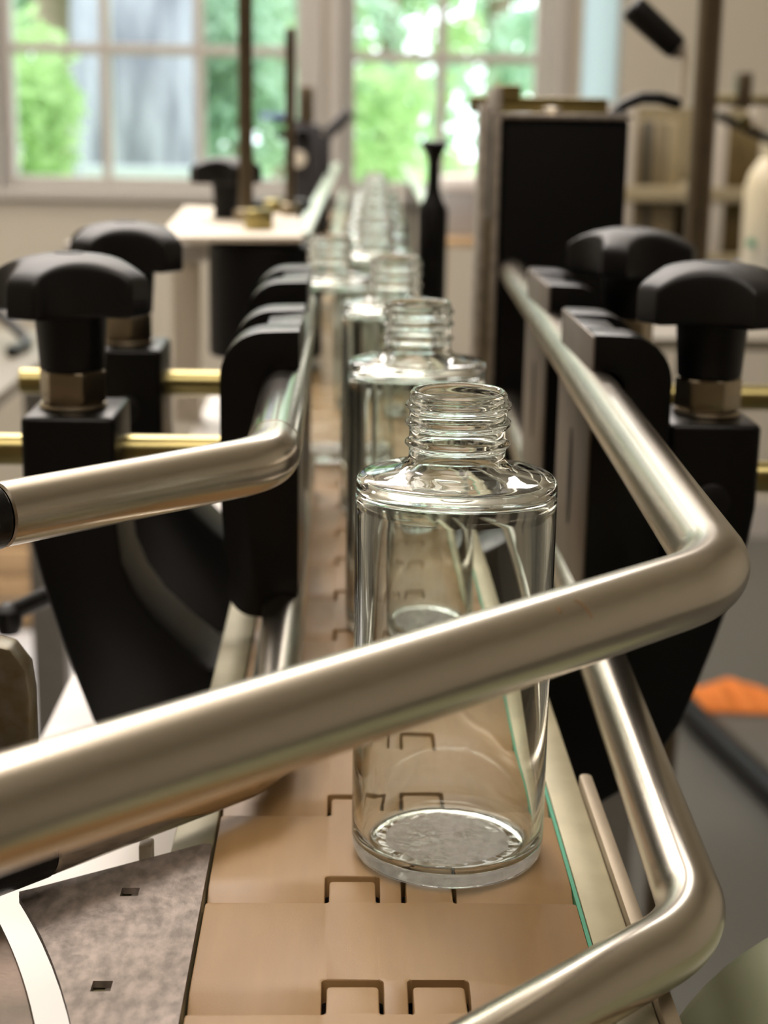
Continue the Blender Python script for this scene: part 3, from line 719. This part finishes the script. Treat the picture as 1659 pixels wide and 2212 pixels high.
# white jug on a blue cloth
JG = mat('milky_plastic', (196, 186, 158), .45)
jx = at(1652, 560, 2120).x
jt = thing('plastic_jug', (jx, 2120, -58), 'milky white plastic jug with a green mark on the right edge', 'jug')
prj = [(28, 0), (31, 3), (32, 70), (32, 120), (27, 138), (18, 152), (13, 158), (13, 172)]
MB().lathe([(r, z) for r, z in prj], jx, 2120, 40, -57.5).build('body', JG, jt)
MB().lathe([(14.5, 0), (14.5, 13), (13, 14)], jx, 2120, 32, 112).build('cap', JG, jt)
p = at(1622, 525, 2092); MB().lathe([(6, 0), (5, 1.2), (.1, 1.4)], p.x, p.z, 18, 2091.5, axis='y').build('green_mark', GREEN, jt)['label'] = 'small green mark'
ct = MB(); nx = 24
vs = []; fs = []
for i in range(nx+1):
    for j in range(nx+1):
        u, v = i/nx, j/nx; vs.append((jx-110+200*u, 2010+190*v, -58.8+20*abs(math.sin(u*9+v*4))*abs(math.sin(v*7-u*3))*(0 if (abs(u-.55) < .22 and abs(v-.58) < .22) else 1)))
for i in range(nx):
    for j in range(nx): k = i*(nx+1)+j; fs.append((k, k+nx+1, k+nx+2, k+1))
o = ct.add(vs, fs).build('blue_cloth', mat('blue_cloth', (86, 116, 168), .9))
md = o.modifiers.new('thick', 'SOLIDIFY'); md.thickness = .0008; md.offset = 1
tag(o, 'blue cloth lying under the white jug on the bench', 'cloth')
# orange rag and black hose on the floor
vs = []; fs = []; nx = 24
c0, c1 = atz(1508, 1540, ZF), atz(1720, 1548, ZF)
for i in range(nx+1):
    for j in range(nx+1):
        u, v = i/nx, j/nx
        p = c0.lerp(c1, u)
        h = 30*math.sin(PI*v)*math.sin(PI*min(u*1.6+.12, .5 if u < .3 else .5+.35*u))*(.55+.45*abs(math.sin(u*13+2*v)))
        vs.append((p.x, p.y+150*v*(1-.2*math.sin(9*u)), ZF+1+h))
for i in range(nx):
    for j in range(nx): k = i*(nx+1)+j; fs.append((k, k+nx+1, k+nx+2, k+1))
o = MB().add(vs, fs).build('orange_rag', mat('orange_cloth', (238, 136, 58), .8))
md = o.modifiers.new('thick', 'SOLIDIFY'); md.thickness = .003; md.offset = 1
tag(o, 'crumpled orange rag on the floor at the right edge', 'rag')
hp = [atz(x, y, ZF)+Vector((0, 0, 24)) for x, y in ((1430, 1500), (1522, 1600), (1600, 1675), (1665, 1740), (1760, 1830))]
tag(MB().tube(fillet(hp, 200, 6), 23, 18).build('black_hose', BLACK), 'thick black hose on the grey floor below the orange rag', 'hose')
# green grey motor housing at lower right
MT = mat('green_grey_enamel', (134, 138, 112), .35, 0, var=.15, vscale=14)
mo = thing('motor', (116, 230, -112), 'green grey rounded motor housing at the bottom right corner', 'motor')
mx_, mz_, mr_ = 116, -57, 55
MB().lathe([(30, 0), (mr_-6, 1), (mr_-1.5, 4), (mr_, 9), (mr_, 170), (mr_-1.5, 175), (mr_-6, 178), (30, 179)], mx_, mz_, 64, 120, axis='y').build('housing', MT, mo)
MB().box(mx_-40, mx_+40, 140, 280, -125, mz_-40).build('foot', MT, mo, bevel=3)
MB().box(50.2, mx_+80, 130, 290, -131, -125).build('mounting_plate', GREY, mo)

# ------------------------------------------------------------------ left background: low bench with box, floor item
lb = thing('side_table', (-520, 1400, ZF), 'grey side table at the left edge behind the wing knobs', 'table')
MB().box(-800, -262, 1050, 1560, -72, -60).build('table_top', BTOP, lb, bevel=2)
for x in (-770, -292):
    for y in (1080, 1530): MB().box(x-16, x+16, y-16, y+16, ZF, -72).build('leg', GREY, lb)
p = at(20, 760, 1500)
tag(MB().tube(fillet([(-420, 1480, -55), (-360, 1490, -55), (-320, 1470, -30), (-285, 1440, -55), (-290, 1380, -55)], 18, 6), 5, 18).build('black_cable', BLACK),
    'black cable looped on the side table at left', 'cable')
tag(MB().box(-470, -330, 1250, 1400, -60, -28).build('grey_tray', CREAM, bevel=3), 'pale box on the side table at left edge', 'box')
WOOD = mat('pale_wood', (176, 146, 108), .7, var=.15, vscale=20, stretch=(1, 8, 8))
pw = thing('wooden_crate', (-560, 2350, ZF), 'low wooden crate on the floor under the left window', 'crate')
for z in (ZF+4, ZF+62, ZF+120):
    MB().box(-900, -455, 3190, 3210, z, z+46).build('board', WOOD, pw, bevel=2)
    MB().box(-900, -455, 3490, 3510, z, z+46).build('board', WOOD, pw, bevel=2)
for x in (-890, -475):
    MB().box(x-10, x+10, 3210, 3490, ZF+2, ZF+168).build('end_board', WOOD, pw, bevel=2)
tag(MB().box(-1700, -240, 1250, 3150, ZF, ZF+6).build('floor_light_sheet', mat('lit_floor_grey', (206, 207, 212), .5), bevel=2), 'pale sheet for bright light on the floor left of the machine', 'floor light')  # added sheet; bright light on the floor is put into its pale colour
# white tub on a table by the right window
wt = thing('window_table', (280, 3100, ZF), 'small wooden table below the right window', 'table')
tz = at(1000, 512, 3000).z
MB().box(150, 420, 2940, 3300, tz-14, tz).build('table_top', WOOD, wt, bevel=2)
for x in (168, 402):
    for y in (2960, 3280): MB().box(x-11, x+11, y-11, y+11, ZF, tz-14).build('leg', WOOD, wt)
tx0, tx1 = at(958, 500, 3000).x, at(1030, 500, 3000).x; xm = (tx0+tx1)/2; hw = (tx1-tx0)/2
tbm = thing('plastic_tub', (xm, 3040, tz), 'white plastic tub with a lid before the right window', 'tub')
MB().prism([(xm-hw+3, tz+.3), (xm+hw-3, tz+.3), (xm+hw, at(1000, 412, 3000).z), (xm-hw, at(1000, 412, 3000).z)], 'y', 3000, 3070).build('body', mat('grey_white_plastic', (158, 155, 154), .5), tbm, bevel=2)
MB().box(xm-hw-3, xm+hw+3, 2996, 3074, at(1000, 412, 3000).z, at(1000, 380, 3000).z).build('lid', WHITE, tbm, bevel=6, seg=3)

# ------------------------------------------------------------------ light
def lamp(name, loc, sx, sy, power, col):
    l = bpy.data.lights.new(name, 'AREA'); l.shape = 'RECTANGLE'; l.size = sx; l.size_y = sy; l.energy = power; l.color = col
    o = bpy.data.objects.new(name, l); COL.objects.link(o); o.location = Vector(loc)*S; return o
WARM = (1, .935, .905)
for x, y, z, p, u, sx, sy, tilt in ((-520, 1550, 1650, 32, 22, .9, .4, 0), (-500, 3150, 1450, 34, 46, 2.6, .28, -55), (-100, -500, 1650, 7, 30, 1.6, .8, 0)):  # last entry is a fill lamp added on the camera side
    lamp('lamp_and_fill', (x, y, z), sx, sy, p, WARM).rotation_euler.x = math.radians(tilt)
    lamp('ceiling_fill', (x, y, z+15), 1.6, .8, u, WARM).rotation_euler.x = PI  # upward fill added to brighten the ceiling and walls

w = bpy.data.worlds.new('sky'); SC.world = w; w.use_nodes = True
bg = w.node_tree.nodes['Background']; bg.inputs['Color'].default_value = (.86, .94, 1, 1); bg.inputs['Strength'].default_value = 5.0

for o in bpy.data.objects:
    if '_w' in o: del o['_w']

SC.view_settings.view_transform = 'Standard'; SC.view_settings.look = 'None'; SC.view_settings.gamma = 1
SC.view_settings.use_curve_mapping = False; SC.view_settings.exposure = 0.0
cy = SC.cycles
cy.max_bounces = 24; cy.transmission_bounces = 20; cy.glossy_bounces = 8; cy.diffuse_bounces = 5; cy.transparent_max_bounces = 16
cy.caustics_reflective = True; cy.caustics_refractive = True; cy.blur_glossy = .6; cy.sample_clamp_indirect = 6
cy.use_denoising = True
